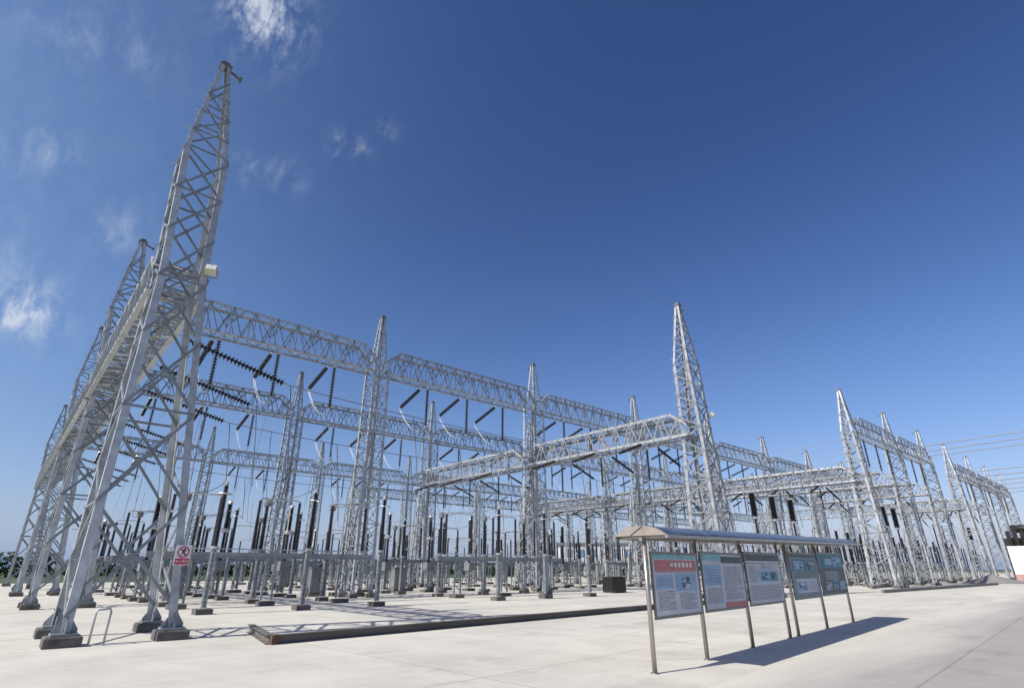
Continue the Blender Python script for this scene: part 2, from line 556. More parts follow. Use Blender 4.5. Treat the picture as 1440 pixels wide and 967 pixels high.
def column_parts(table, knee_z, fl, foot, bracing=.10, bolts=False, rake=False):
    """wide axis is local X; table rows: z, half width, half depth, offset. Returns parts with shared meshes"""
    peak_off = table[-1][3]

    def prof(z):
        for (z0_, a0, b0, o0), (z1_, a1, b1, o1_) in zip(table, table[1:]):
            if z <= z1_ or z1_ == table[-1][0]:
                t = (z - z0_) / (z1_ - z0_)
                return a0 + (a1 - a0) * t, b0 + (b1 - b0) * t, o0 + (o1_ - o0) * t

    def P(sx, sy, z):
        a, b_, o = prof(z)
        return Vector((o + sx * a, sy * b_, z))
    z0 = .29
    parts = []
    zs = [z0]
    z = z0
    while z < knee_z - .5:
        a, b_, o = prof(z)
        z += max(.95, (1.15 if bolts else .92) * (a + b_))
        zs.append(z)
    # fit panels to the knee
    sc = (knee_z - z0) / (zs[-1] - z0)
    zs = [z0 + (q_ - z0) * sc for q_ in zs]
    kz = knee_z + .06
    zp = [kz + (HP - kz) * k / 5 for k in range(1, 6)]
    for sx in (-1, 1):
        for sy in (-1, 1):
            mb = MB()
            zz = [z0 - .02] + [r_[0] for r_ in table[1:-1]] + [HP - .12]
            for i in range(len(zz) - 1):
                if zz[i + 1] - zz[i] < .1:
                    continue
                f = fl if zz[i] < knee_z - .01 else fl * .72
                p, q_ = P(sx, sy, zz[i]), P(sx, sy, zz[i + 1])
                mb.angle(p, q_, f, f * .12, (-sx, 0, 0), (0, -sy, 0))
            if bolts and sx == -1:
                zb = 1.5
                k = 0
                while zb < HP - 1:
                    p = P(sx, sy, zb)
                    d = Vector((sx, 0, 0)) if k % 2 else Vector((0, sy, 0))
                    mb.bar(p - d * .02, p + d * .16, .022)
                    zb += .42
                    k += 1
            sub = []
            # base plate with gusset fins
            gb = MB()
            a, b_, o = prof(z0)
            px, py = o + sx * a - sx * fl * .4, sy * b_ - sy * fl * .4
            s = foot * .36
            gb.box(px - s, px + s, py - s, py + s, z0 - .05, z0)
            for dx, dy in ((1, 0), (-1, 0), (0, 1), (0, -1)):
                tx, ty = .015 * abs(dy), .015 * abs(dx)
                p1 = (px + dx * s * .95, py + dy * s * .95)
                p0 = (px + dx * .03, py + dy * .03)
                hh = s * 1.5
                pts = []
                for sg in (-1, 1):
                    pts += [(p0[0] + sg * tx, p0[1] + sg * ty, z0), (p1[0] + sg * tx, p1[1] + sg * ty, z0),
                            (p1[0] + sg * tx, p1[1] + sg * ty, z0 + .08), (p0[0] + sg * tx, p0[1] + sg * ty, z0 + hh)]
                gb.poly(pts, [(3, 2, 1, 0), (4, 5, 6, 7), (0, 1, 5, 4), (1, 2, 6, 5), (2, 3, 7, 6), (3, 0, 4, 7)])
            sub.append(('base_plate', gb.mesh('base_plate', M['galv_dull'])))
            parts.append(('leg', mb.mesh('leg', M['galv']), sub))
            fb = MB()
            h = foot * .5
            pts = [(px - h, py - h, -.02), (px + h, py - h, -.02), (px + h, py + h, -.02), (px - h, py + h, -.02)]
            i2 = h - .03
            pts += [(px - h, py - h, z0 - .09), (px + h, py - h, z0 - .09), (px + h, py + h, z0 - .09), (px - h, py + h, z0 - .09)]
            pts += [(px - i2, py - i2, z0 - .055), (px + i2, py - i2, z0 - .055), (px + i2, py + i2, z0 - .055), (px - i2, py + i2, z0 - .055)]
            fb.poly(pts, [(0, 1, 5, 4), (1, 2, 6, 5), (2, 3, 7, 6), (3, 0, 4, 7), (4, 5, 9, 8), (5, 6, 10, 9), (6, 7, 11, 10), (7, 4, 8, 11), (8, 9, 10, 11)])
            parts.append(('footing', fb.mesh('footing', M['footing'])))
    lt = MB()
    bw, bt = bracing, bracing * .38
    if rake:                              # raking brace leg on the far side
        zt_ = 11.2
        A = lambda sy, z: Vector((.78 + 1.75 * (1 - (z - z0) / (zt_ - z0)), sy * (.30 + .25 * (z - z0) / (zt_ - z0)), z))
        for sy in (-1, 1):
            mb = MB()
            mb.angle(A(sy, z0 - .02), A(sy, zt_), fl * .8, fl * .1, (-1, 0, 0), (0, -sy, 0))
            fb = MB()
            c = A(sy, z0)
            fb.box(c.x - .26, c.x + .26, c.y - .24 + sy * .05, c.y + .24 + sy * .05, -.02, z0 - .05)
            parts.append(('raking_leg', mb.mesh('raking_leg', M['galv'])))
            parts.append(('footing', fb.mesh('footing', M['footing'])))
        k_ = 0
        nz_ = 11
        for i in range(nz_):
            za, zb = z0 + .3 + (zt_ - z0 - .5) * i / nz_, z0 + .3 + (zt_ - z0 - .5) * (i + 1) / nz_
            s_ = 1 if i % 2 else -1
            lt.bar(A(s_, za), A(-s_, zb), bw, bt, (1, 0, 0))
            for sy in (-1, 1):
                if i % 2 == 0 and i < 9:
                    lt.bar(A(sy, zb), P(1, sy, zb), bw, bt, (0, 1, 0))
                    lt.bar(A(sy, zb), P(1, sy, zb + 1.0), bw, bt, (0, 1, 0))
    for sy in (-1, 1):                    # wide faces: crossed diagonals
        for i in range(len(zs) - 1):
            za, zb = zs[i] + (.35 if i == 0 else 0), zs[i + 1]
            e1, e2 = Vector((0, sy * .012, 0)), Vector((0, -sy * .03, 0))
            lt.bar(P(-1, sy, za) + e1, P(1, sy, zb) + e1, bw, bt, (0, 1, 0))
            lt.bar(P(1, sy, za) + e2, P(-1, sy, zb) + e2, bw, bt, (0, 1, 0))
            if i % 2 == 1:
                lt.bar(P(-1, sy, zb), P(1, sy, zb), bw * .9, bt, (0, 1, 0))
            # gusset plate at the crossing
            c = (P(-1, sy, za) + P(1, sy, zb)) / 2
            lt.box(c.x - bw, c.x + bw, c.y - .035, c.y + .035, c.z - bw, c.z + bw)
        zq = [kz] + zp
        for i in range(4):
            a, b_ = (-1, 1) if i % 2 else (1, -1)
            lt.bar(P(a, sy, zq[i]), P(b_, sy, zq[i + 1]), bw * .75, bt, (0, 1, 0))
            if i:
                lt.bar(P(-1, sy, zq[i]), P(1, sy, zq[i]), bw * .75, bt, (0, 1, 0))
    for sx in (-1, 1):                    # narrow faces: zigzag
        sg = 1
        for i in range(len(zs) - 1):
            za, zb = zs[i] + (.35 if i == 0 else 0), zs[i + 1]
            zm = (za + zb) / 2
            for u0, u1 in ((za, zm), (zm, zb)):
                lt.bar(P(sx, -sg, u0), P(sx, sg, u1), bw * (1.3 if bolts else .85), bt, (1, 0, 0))
                sg = -sg
            lt.bar(P(sx, -1, zb), P(sx, 1, zb), bw * .75, bt, (1, 0, 0))
        zq = [kz] + zp
        for i in range(4):
            lt.bar(P(sx, sg, zq[i]), P(sx, -sg, zq[i + 1]), bw * .7, bt, (1, 0, 0))
            if i:
                lt.bar(P(sx, -1, zq[i]), P(sx, 1, zq[i]), bw * .7, bt, (1, 0, 0))
            sg = -sg
    parts.append(('bracing_lattice', lt.mesh('bracing_lattice', M['galv_dull'])))
    cp = MB()
    cp.box(peak_off - .22, peak_off + .22, -.22, .22, HP - .14, HP - .06)
    cp.box(peak_off - .13, peak_off + .13, -.13, .13, HP - .06, HP + .10)
    cp.bar((peak_off, 0, HP - .1), (peak_off + .62, 0, HP - .32), .07)
    cp.bar((peak_off + .60, -.14, HP - .32), (peak_off + .60, .14, HP - .32), .09)
    parts.append(('peak_cap', cp.mesh('peak_cap', M['bolt'])))
    return parts


HP_ = HP
SIGN_PARTS = column_parts([(0, 1.24, 1.43, 0), (10.4, .67, .80, -.56), (15.3, .73, .62, -.77), (HP, .15, .15, -.88)], 15.3, .20, .74, .08, True)
V_PARTS = column_parts([(0, 1.15, 1.18, 0), (10.4, .67, .78, -.50), (15.3, .73, .62, -.77), (HP, .15, .15, -.88)], 15.3, .225, .70, .085, True)
U_TABLE = [(0, .86, .74, 0), (16.3, .76, .62, 0), (16.34, .50, .44, 0), (HP, .17, .17, 0)]
U_PARTS = column_parts(U_TABLE, 16.3, .19, .55, .065, False, True)
P_PARTS = column_parts(U_TABLE, 16.3, .19, .62, .065)


def fit_parts(parts):
    return parts


ROWS = [('near', Y1, 0, 9), ('middle', Y2, 0, 10), ('far', Y3, 0, 11), ('rearmost', 106.0, 3, 11)]
UX = {}
for rname, ry, ns, nb in ROWS:
    for i in range(ns, nb + 1):
        x = CX + S * i
        if i == 1 and rname == 'near':
            x -= .45
        UX[(rname, i)] = x
        if i == 0:
            continue
        cnt = ORD[i - 1] if ns == 0 else ORD[i - ns]
        make('lattice_column', U_PARTS, (x, ry, 0), math.pi / 2,
             f'galvanised lattice column of the {rname} tall gantry row, {cnt} after its corner column'.replace('after its corner column', 'after its corner column' if not ns else 'in order'), 'lattice column',
             f'columns of the {rname} tall gantry row')
VROWS = [('sign-bearing low gantry', CX), ('middle low gantry', CX + 2 * S), ('third low gantry', CX + 4 * S), ('fourth low gantry', CX + 6.76 * S)]
make('lattice_column', SIGN_PARTS, (CX, YA, 0), 0, 'tall raking lattice column in front with the red warning sign on its leg', 'lattice column', 'end columns of the low gantries')
for k, (y, t) in enumerate(((Y1, 'near'), (Y2, 'middle'), (Y3, 'far'))):
    make('lattice_column', V_PARTS, (CX, y, 0), 0, f'raking corner lattice column where the {t} tall gantry row meets the low gantry', 'lattice column', 'end columns of the low gantries')
make('lattice_column', V_PARTS, (CX + 2 * S, YA, 0), 0, 'bright white lattice column rising behind the notice shelter with a floodlight', 'lattice column', 'end columns of the low gantries')
make('lattice_column', V_PARTS, (CX + 4 * S, YA, 0), 0, 'white lattice column at the start of the gantry with outgoing lines', 'lattice column', 'end columns of the low gantries')
make('lattice_column', V_PARTS, (CX + 6.76 * S, YA, 0), 0, 'white lattice column starting the distant gantry near the gravel heap', 'lattice column', 'end columns of the low gantries')
EXTRA = [('outer low gantry', CX + 5 * S, ((Y1, Y2, 'front'), (Y2, Y3, 'rear')))]
# outgoing-line gantries along the front of the right half
FX = [66.68, 80.6, 95.4]
for k in (1, 2):
    make('lattice_column', P_PARTS, (FX[k], YA, 0), math.pi / 2,
         'lattice column in the middle of the outgoing line gantry' if k == 1 else 'lattice column at the end of the outgoing line gantry', 'lattice column', 'columns of the outgoing line gantry')
GX = [CX + 6.76 * S, 125.0, 140.0, 155.0]
for k in range(1, 4):
    make('lattice_column', P_PARTS, (GX[k], YA, 0), math.pi / 2,
         f'distant lattice column of the gantry behind the gravel heap, {ORD[k - 1]} after its end column', 'lattice column', 'columns of the distant gantry')


# ------------------------------------------------------------------ lattice beams
def beam_parts(L, h, w, fl=.15, br=.085):
    parts = []
    tp = 1.15

    def top(x):
        if x < tp:
            return .5 * h + .5 * h * x / tp
        if x > L - tp:
            return .5 * h + .5 * h * (L - x) / tp
        return h
    n = max(4, round(L / 1.4))
    xs = [L * i / n for i in range(n + 1)]
    for sy in (-1, 1):
        mb = MB()
        for a, b_ in ((0, tp), (tp, L - tp), (L - tp, L)):
            mb.angle((a, sy * w / 2, top(a)), (b_, sy * w / 2, top(b_)), fl, fl * .14, (0, -sy, 0), (0, 0, -1))
        parts.append(('top_chord', mb.mesh('top_chord', M['galv'])))
        mb = MB()
        mb.angle((0, sy * w / 2, 0), (L, sy * w / 2, 0), fl, fl * .14, (0, -sy, 0), (0, 0, 1))
        parts.append(('bottom_chord', mb.mesh('bottom_chord', M['galv'])))
    lt = MB()
    bt = br * .4
    for sy in (-1, 1):
        y = sy * w / 2
        for i in range(n):
            a, b_ = xs[i], xs[i + 1]
            m_ = (a + b_) / 2
            lt.bar((a, y, .05), (m_, y, top(m_) - .04), br, bt, (0, 1, 0))
            lt.bar((m_, y, top(m_) - .04), (b_, y, .05), br, bt, (0, 1, 0))
            lt.bar((m_, y, .05), (m_, y, top(m_) - .04), br * .8, bt, (0, 1, 0))
            if i % 2:
                lt.bar((a, y, top(a) - .05), (m_, y, top(m_) * .5), br * .8, bt, (0, 1, 0))
                lt.bar((m_, y, top(m_) * .5), (b_, y, top(b_) - .05), br * .8, bt, (0, 1, 0))
            if i % 2 == 0:
                lt.box(m_ - .13, m_ + .13, y - .015, y + .015, top(m_) - .26, top(m_) - .03)
            lt.box(a - .1, a + .1, y - .016, y + .016, .02, .2)
    for zf in (0, 1):
        for i in range(n):
            a, b_ = xs[i], xs[i + 1]
            za, zb = (top(a) - .03, top(b_) - .03) if zf else (.03, .03)
            s = 1 if i % 2 else -1
            lt.bar((a, -s * w / 2, za), (b_, s * w / 2, zb), br, bt)
            if True:
                lt.bar((a, s * w / 2, za + .05), (b_, -s * w / 2, zb + .05), br, bt)
            lt.bar((a, -w / 2, za), (a, w / 2, za), br, bt)
            if w > 1.5:
                m_ = (a + b_) / 2
                zm = (za + zb) / 2
                lt.bar((m_, -w / 2, zm), (m_, w / 2, zm), br * 1.2, bt)
    for x in (tp, L - tp):
        lt.bar((x, -w / 2, h - .05), (x, w / 2, .1), br, bt)
    parts.append(('bracing_lattice', lt.mesh('bracing_lattice', M['galv_dull'])))
    return parts


_bcache = {}


def beam(L, h, w, fl, br):
    k = (round(L, 2), h, w, fl, br)
    if k not in _bcache:
        _bcache[k] = beam_parts(L, h, w, fl, br)
    return _bcache[k]


EXS = []
UZ = 15.35
VZ = 10.15
for rname, ry, ns, nb in ROWS:
    for i in range(ns, nb):
        x0, x1 = UX[(rname, i)] + (.35 if i else -.1), UX[(rname, i + 1)] - .35
        make('lattice_beam', beam(x1 - x0, 2.0, 1.25, .15, .07), (x0, ry, UZ), 0,
             f'horizontal lattice beam spanning the {ORD[i - ns]} bay of the {rname} tall gantry row', 'lattice beam', f'beams of the {rname} tall gantry row')
VSP = [(YA, Y1, 'front'), (Y1, Y2, 'second'), (Y2, 69.0, 'third'), (69.0, Y3, 'last')]
for vi, (vname, vx) in enumerate(VROWS):
    for k, (a, b_, t) in enumerate(VSP):
        if (vi == 1 and k > 1) or (vi == 2 and k > 2) or (vi == 3 and k > 1):
            continue
        xo = vx - .52 if k == 0 else vx - .1
        make('lattice_beam', beam(b_ - a - .5, 1.75, 1.7, .19, .085), (vx - .50, a + .25, VZ), math.pi / 2,
             f'low lattice beam making the {t} span of the {vname}', 'lattice beam', 'beams of the low gantries')
for vname, vx, sp in EXTRA:
    for a, b_, t in sp:
        make('lattice_beam', beam(b_ - a - .6, 1.75, 1.7, .19, .085), (vx - .05, a + .3, 11.6), math.pi / 2,
             f'low lattice beam making the {t} span of the {vname}', 'lattice beam', 'beams of the outer low gantry')
        for j in range(3):
            y = a + 4.2 + j * (b_ - a - 8.4) / 2
            for sd_ in (-1, 1):
                EXS.append((vx - .05 + sd_ * .85, y, sd_, f'{ORD[j]} on {t} span of the {vname}'))
for k, (x, nm) in enumerate(((FX[1], 'middle column of the outgoing line gantry'), (FX[2], 'end column of the outgoing line gantry'), (GX[1], 'first inner column of the distant gantry'), (GX[2], 'second inner column of the distant gantry'))):
    make('lattice_beam', beam(Y1 - YA - 1.5, 1.75, 1.7, .19, .085), (x, YA + .75, 11.2), math.pi / 2,
         f'low lattice beam running back from the {nm}', 'lattice beam', 'low beams behind the outgoing gantries')
    for j in range(3):
        for sd_ in (-1, 1):
            EXS.append((x + sd_ * .85, YA + 4 + j * 4.3, sd_, f'{ORD[j]} behind the {nm}'))
make('lattice_column', U_PARTS, (CX, 69.0, 0), math.pi / 2, 'straight lattice column between the middle and far corner columns', 'lattice column', 'columns of the low gantries')
for k in range(2):
    make('lattice_beam', beam(FX[k + 1] - FX[k] - .7, 2.0, 1.25, .15, .07), (FX[k] + .3, YA, UZ), 0,
         f'{ORD[k]} beam of the outgoing line gantry', 'lattice beam', 'beams of the outgoing line gantry')
for k in range(3):
    make('lattice_beam', beam(GX[k + 1] - GX[k] - .7, 2.0, 1.25, .15, .07), (GX[k] + .3, YA, UZ), 0,
         f'{ORD[k]} beam of the distant gantry behind the gravel heap', 'lattice beam', 'beams of the distant gantry')


# ------------------------------------------------------------------ insulator strings
def string_parts(L, discs, r=.135, mat='shed'):
    mb = MB()
    zt, zb = -.22, -L + .22
    p = (zt - zb) / discs
    prof = [(.03, zt)]
    for i in range(discs):
        z = zt - i * p
        prof += [(.045, z - .02), (r * .9, z - p * .48), (r, z - p * .60), (.05, z - p * .66)]
    prof.append((.03, zb))
    prof = [(a, z) for a, z in prof]
    mb.lathe(prof[::-1], 10)
    disc = mb.mesh('shed_stack', M[mat])
    out_ = [('shed_stack', disc)]
    for z0_, z1_ in ((0, zt + .02), (zb - .02, -L)):
        f = MB()
        f.lathe([(.022, min(z0_, z1_)), (.05, min(z0_, z1_) + .05), (.05, max(z0_, z1_) - .05), (.022, max(z0_, z1_))], 8)
        f.box(-.06, .06, -.015, .015, (z0_ + z1_) / 2 - .05, (z0_ + z1_) / 2 + .05)
        out_.append(('end_fitting', f.mesh('end_fitting', M['fitting'])))
    return out_


STR_V = string_parts(3.4, 15, .155)
STR_T = string_parts(3.4, 14, .16)
STR_W = string_parts(3.3, 22, .105, 'shed')
STR_B = string_parts(4.6, 27, .16)
STR_V2 = string_parts(2.7, 17, .125)


def string(parts, p, d, label, group, name='insulator_string'):
    """hang a string from p along direction d"""
    q_ = Vector(d).normalized().to_track_quat('-Z', 'Y')
    o = make(name, parts, p, 0, label, 'insulator string', group)
    o.rotation_euler = q_.to_euler()
    return Vector(p) + Vector(d).normalized() * -parts[-1][1].vertices[0].co.z if False else Vector(p) + Vector(d).normalized() * STRL[id(parts)]


STRL = {id(STR_W): 3.3, id(STR_V): 3.4, id(STR_T): 3.4, id(STR_B): 4.6, id(STR_V2): 2.7}


def sag(a, b_, s, n=14):
    a, b_ = Vector(a), Vector(b_)
    return [a.lerp(b_, t / n) - Vector((0, 0, s * 4 * (t / n) * (1 - t / n))) for t in range(n + 1)]


def wire(curves, r, label, cat, group, mat='wire', name='overhead_wire', n=5):
    mb = MB()
    mb.tube(curves[0], r, n)
    o = mb.build(name, M[mat])
    tag(o, label, cat, group)
    for c in curves[1:]:
        m2 = MB()
        m2.tube(c, r, n)
        m2.build('jumper', M[mat], o)
    return o


PH = (4.0, 8.0, 12.0)
for rname, ry, ns, nb in ROWS:
    nbs = {'near': 7, 'middle': 7, 'far': 5, 'rearmost': 0}[rname]
    for i in range(nbs):
        for k, px in enumerate(PH):
            x = UX[(rname, 0)] + S * i + px
            lab = f'{ORD[k]} phase of the {ORD[i]} bay on the {rname} tall gantry row'
            if i == 0 and k == 0 and rname == 'near':
                x += .3
            e1 = string(STR_V, (x + .10, ry, UZ - .02), (0, 0, -1), f'hanging dark insulator string, {lab}', f'hanging strings of the {rname} tall gantry row')
            d = (0, .95, -.30)
            e2 = string(STR_T, (x - .15, ry + .62, UZ - .02), d, f'slanting dark insulator string, {lab}', f'slanting strings of the {rname} tall gantry row')
            # white jumper loop from the slanting string to the hanging one, and the span onwards
            loop = []
            for t in range(13):
                u = t / 12
                p = Vector(e2).lerp(Vector(e1), u)
                p.z = (1 - u) ** 2 * e2.z + 2 * u * (1 - u) * (e1.z - .55) + u * u * e1.z
                loop.append(p)
            nxt = ry + 17.0
            far_ = sag(e2, (x, min(nxt - .8, ry + 16.2) if rname != 'far' else ry + 11, UZ - 2.6 if rname != 'far' else 9.0), .45)
            drop = sag(e1, (x + .25, ry + 2.4, 5.6), -.25, 10)
            wire([far_, loop, [p + Vector((.10, 0, .02)) for p in loop], drop], .015, f'conductor with jumper loop, {lab}', 'conductor', f'line conductors of the {rname} tall gantry row')

# low gantries: strings along x and bus conductors
YPH = {0: (YA + 3.9, YA + 8.3, YA + 12.6), 1: (Y1 + 4.2, Y1 + 8.7, Y1 + 13.2), 2: (Y2 + 3.6, Y2 + 7.7, Y2 + 11.8)}
SPN = ['front', 'second', 'third']
for vi in range(3):
    vname, vx = VROWS[vi]
    bx = vx - .5
    for k in range(3 if vi != 1 else 2):
        for j, y in enumerate(YPH[k]):
            lab = f'{ORD[j]} on {SPN[k]} span of the {vname}'
            for sd_ in ((1,) if vi == 0 else (-1, 1) if vi == 1 else (-1, 1)):
                pt = STR_B if vi == 0 else STR_W
                dz = -.24 if vi == 0 else -.36
                side = 'away from' if sd_ == 1 else 'towards'
                e = string(pt, (bx + sd_ * .85, y, VZ - .02), (sd_, 0, dz), f'insulator string {side} sign column, {lab}' if vi else f'long slanting dark insulator string, {lab}',
                           f'slanting strings of the {vname}')
                if sd_ == 1 and vi < 2:
                    nvx = VROWS[vi + 1][1] - .5 - .85
                    d2 = Vector((-1, 0, -.36)).normalized() * 3.3
                    far_e = Vector((nvx, y, VZ - .02)) + d2
                    if k < 2 or vi == 1:
                        wire([sag(e, far_e, .35, 20), sag(e + Vector((.1, 0, 0)), (e.x + .6, y + .2, 5.3), -.3, 8)] +
                             [sag(e.lerp(far_e, f) - Vector((0, 0, 4 * .35 * f * (1 - f))), (e.lerp(far_e, f).x + .3, y - .3, 5.4), -.2, 6) for f in (.28, .55, .82)],
                             .024, f'bus conductor with droppers, {lab}', 'conductor', f'bus conductors from the {vname}', 'dark_wire')
            if vi:
                string(STR_V2, (bx + .1, y + .35, VZ - .02), (0, 0, -1), f'hanging dark insulator string, {lab}', f'hanging strings of the {vname}')
# outgoing gantries
for i in range(2):
    for k, px in enumerate((3.4, 7.4, 11.4)):
        x = FX[i] + px
        lab = f'{ORD[k]} phase of the {ORD[i]} bay on the outgoing line gantry'
        string(STR_V, (x, YA, UZ - .02), (0, 0, -1), f'hanging dark insulator string, {lab}', 'hanging strings of the outgoing line gantry')
        if i == 1:
            e = Vector((x, YA - .65, UZ + .6))
            wire([sag(e, (x + 1.0, -46, UZ + 6 - k * .4), 1.2, 24)], .06, f'pale outgoing line conductor, {ORD[k]} along the outgoing line gantry', 'conductor', 'outgoing line conductors')
        wire([sag((x, YA + .65, UZ + .4), (x - 3, Y1 - .65, UZ + .6), .9, 20)], .03, f'pale conductor from near row, {lab}', 'conductor', 'conductors between near row and outgoing gantry')
for i in range(3):
    for k, px in enumerate((3.6, 7.5, 11.4)):
        x = GX[i] + px
        lab = f'{ORD[k]} phase of the {ORD[i]} bay on the distant gantry'
        string(STR_V, (x, YA, UZ - .02), (0, 0, -1), f'hanging dark insulator string, {lab}', 'hanging strings of the distant gantry')
    for k, px in enumerate((4.0, 11.0)):
        x = GX[i] + px
        wire([sag((x, YA - .65, UZ + .8), (x + 1, -46, UZ + 6), 1.2, 24)], .07, f'pale outgoing conductor, {ORD[k]} of the {ORD[i]} bay on the distant gantry', 'conductor', 'outgoing conductors of the distant gantry')
for x, y, sd_, lab in EXS:
    e = string(STR_W, (x, y, 11.15), (sd_, 0, -.36), f'insulator string {"away from" if sd_ == 1 else "towards"} sign column, {lab}', 'slanting strings of the outer low gantry')
    if sd_ == 1:
        wire([sag(e, e + Vector((9.2, 0, -.4)), .5, 12), sag(e, (e.x + .5, y - .4, 5.4), -.3, 8)], .026, f'sagging bus conductor, {lab}', 'conductor', 'bus conductors of the outer low gantry')
# earth wires from peak to peak
EW = [((CX - .3, YA, HP - .32), (CX + 2 * S - .3, YA, HP - .3), 'earth wire from the sign column peak to the shelter column peak'),
      ((CX + 2 * S - .3, YA, HP - .32), (CX + 4 * S - .3, YA, HP - .3), 'earth wire from the shelter column peak to the outgoing gantry')]
for a, b_, lab in EW:
    wire([sag(a, b_, .5, 24)], .007, 'thin ' + lab, 'earth wire', 'earth wires between peaks', 'dark_wire')


# ------------------------------------------------------------------ switchgear
def post_profile(L, r0, r1, n):
    prof = []
    for i in range(n):
        z = L * i / n
        p = L / n
        f = 1 - i / n
        r = r1 + (r0 - r1) * f
        prof += [(r * .66, z), (r, z + p * .45), (r * .98, z + p * .55), (r * .66, z + p * .7)]
    prof.append((r1 * .66, L))
    return prof


def ins_mesh(L, r0, r1, n, mat='shed', z=0.0, o=(0, 0)):
    mb = MB()
    mb.lathe([(r, zz + z) for r, zz in post_profile(L, r0, r1, n)], 10, (o[0], o[1], 0))
    return mb.mesh('insulator', M[mat])


def footing_mesh(x, y, s=.28, h=.20):
    mb = MB()
    mb.box(x - s, x + s, y - s, y + s, -.02, h)
    return mb.mesh('footing', M['footing'])


def lattice_post(h, w, r=.06):
    """slim four-legged support"""
    mb = MB()
    for sx in (-1, 1):
        for sy in (-1, 1):
            mb.angle((sx * w, sy * w, .25), (sx * w, sy * w, h), r * 1.5, r * .25, (-sx, 0, 0), (0, -sy, 0))
    n = max(2, round((h - .25) / (w * 2.2)))
    for i in range(n):
        a, b_ = .25 + (h - .25) * i / n, .25 + (h - .25) * (i + 1) / n
        for s in (-1, 1):
            k = 1 if i % 2 else -1
            mb.bar((-k * w, s * w, a), (k * w, s * w, b_), .05, .02, (0, 1, 0))
            mb.bar((s * w, k * w, a), (s * w, -k * w, b_), .05, .02, (1, 0, 0))
    mb.box(-w - .05, w + .05, -w - .05, w + .05, h, h + .06)
    return mb.mesh('support_post', M['galv_dull'])


def tube_post(h, r):
    mb = MB()
    mb.lathe([(r, .25), (r, h)], 12)
    mb.lathe([(r * 1.9, .25), (r * 1.9, .29)], 12)
    mb.lathe([(r * 1.7, h), (r * 1.7, h + .05)], 12)
    for k in range(4):
        a = math.pi / 4 + k * math.pi / 2
        c, s = math.cos(a), math.sin(a)
        mb.poly([(c * r * .9, s * r * .9, .29), (c * r * 1.8, s * r * 1.8, .29), (c * r * .9, s * r * .9, .62),
                 (c * r * .9 - s * .02, s * r * .9 + c * .02, .29), (c * r * 1.8 - s * .02, s * r * 1.8 + c * .02, .29), (c * r * .9 - s * .02, s * r * .9 + c * .02, .62)],
                [(0, 1, 2), (5, 4, 3), (0, 3, 4, 1), (1, 4, 5, 2), (2, 5, 3, 0)])
    return mb.mesh('support_post', M['galv_dull'])


def ring_mesh(r, z, t=.03, x=0):
    mb = MB()
    pts = [(x + r * math.cos(2 * math.pi * k / 14), r * math.sin(2 * math.pi * k / 14), z) for k in range(15)]
    mb.tube(pts, t, 6, False)
    return mb.mesh('corona_ring', M['fitting'])


# breaker pole
def breaker_parts(h=2.15, li=1.7, lc=1.5, rc=.185, w=.19):
    z = h + .06
    hb = MB()
    hb.box(-.38, .38, -.28, .28, z - .62, z)
    box = hb.mesh('drive_box', M['cabinet'])
    mid = MB()
    mid.lathe([(.2, z + li), (.26, z + li + .06), (.26, z + li + .2), (.2, z + li + .26)], 12)
    mid.bar((0, 0, z + li + .13), (.55, 0, z + li + .13), .1, .04)
    cap = MB()
    zt = z + li + .26 + lc
    cap.lathe([(rc * .8, zt), (rc * .9, zt + .08), (rc * .5, zt + .2)], 12)
    cap.bar((0, 0, zt + .12), (-.5, 0, zt + .12), .1, .04)
    return [('support_post', lattice_post(h, w)), ('footing', footing_mesh(0, 0, .40)), ('drive_box', box),
            ('lower_insulator', ins_mesh(li, .13, .115, 22, 'shed', z)), ('terminal_collar', mid.mesh('terminal_collar', M['fitting'])),
            ('interrupter_chamber', ins_mesh(lc, rc, rc * .95, 20, 'shed', z + li + .26)), ('top_cap', cap.mesh('top_cap', M['fitting']))]


def ct_parts(h=2.2, li=2.3):
    z = h + .05
    b = MB()
    b.lathe([(.24, z), (.30, z + .05), (.30, z + .38), (.2, z + .44)], 14)
    t = MB()
    zt = z + .44 + li
    t.lathe([(.14, zt), (.2, zt + .05), (.2, zt + .36), (.1, zt + .42)], 14)
    t.bar((-.55, 0, zt + .3), (.55, 0, zt + .3), .09, .05)
    return [('support_post', lattice_post(h, .115, .05)), ('footing', footing_mesh(0, 0)), ('base_tank', b.mesh('base_tank', M['cabinet'])),
            ('insulator', ins_mesh(li, .15, .11, 24, 'shed', z + .44)), ('head_tank', t.mesh('head_tank', M['cabinet']))]


def arrester_parts(h=2.45, li=2.5):
    z = h + .05
    t = MB()
    zt = z + .1 + li
    t.lathe([(.06, zt), (.1, zt + .04), (.1, zt + .12), (.03, zt + .2)], 10)
    b = MB()
    b.lathe([(.16, z), (.16, z + .1)], 12)
    return [('support_post', lattice_post(h, .09, .045)), ('footing', footing_mesh(0, 0, .32)), ('base_plate', b.mesh('base_plate', M['fitting'])),
            ('insulator', ins_mesh(li, .125, .11, 30, 'shed', z + .1)), ('terminal_cap', t.mesh('terminal_cap', M['fitting'])),
            ('corona_ring', ring_mesh(.27, zt - .35))]


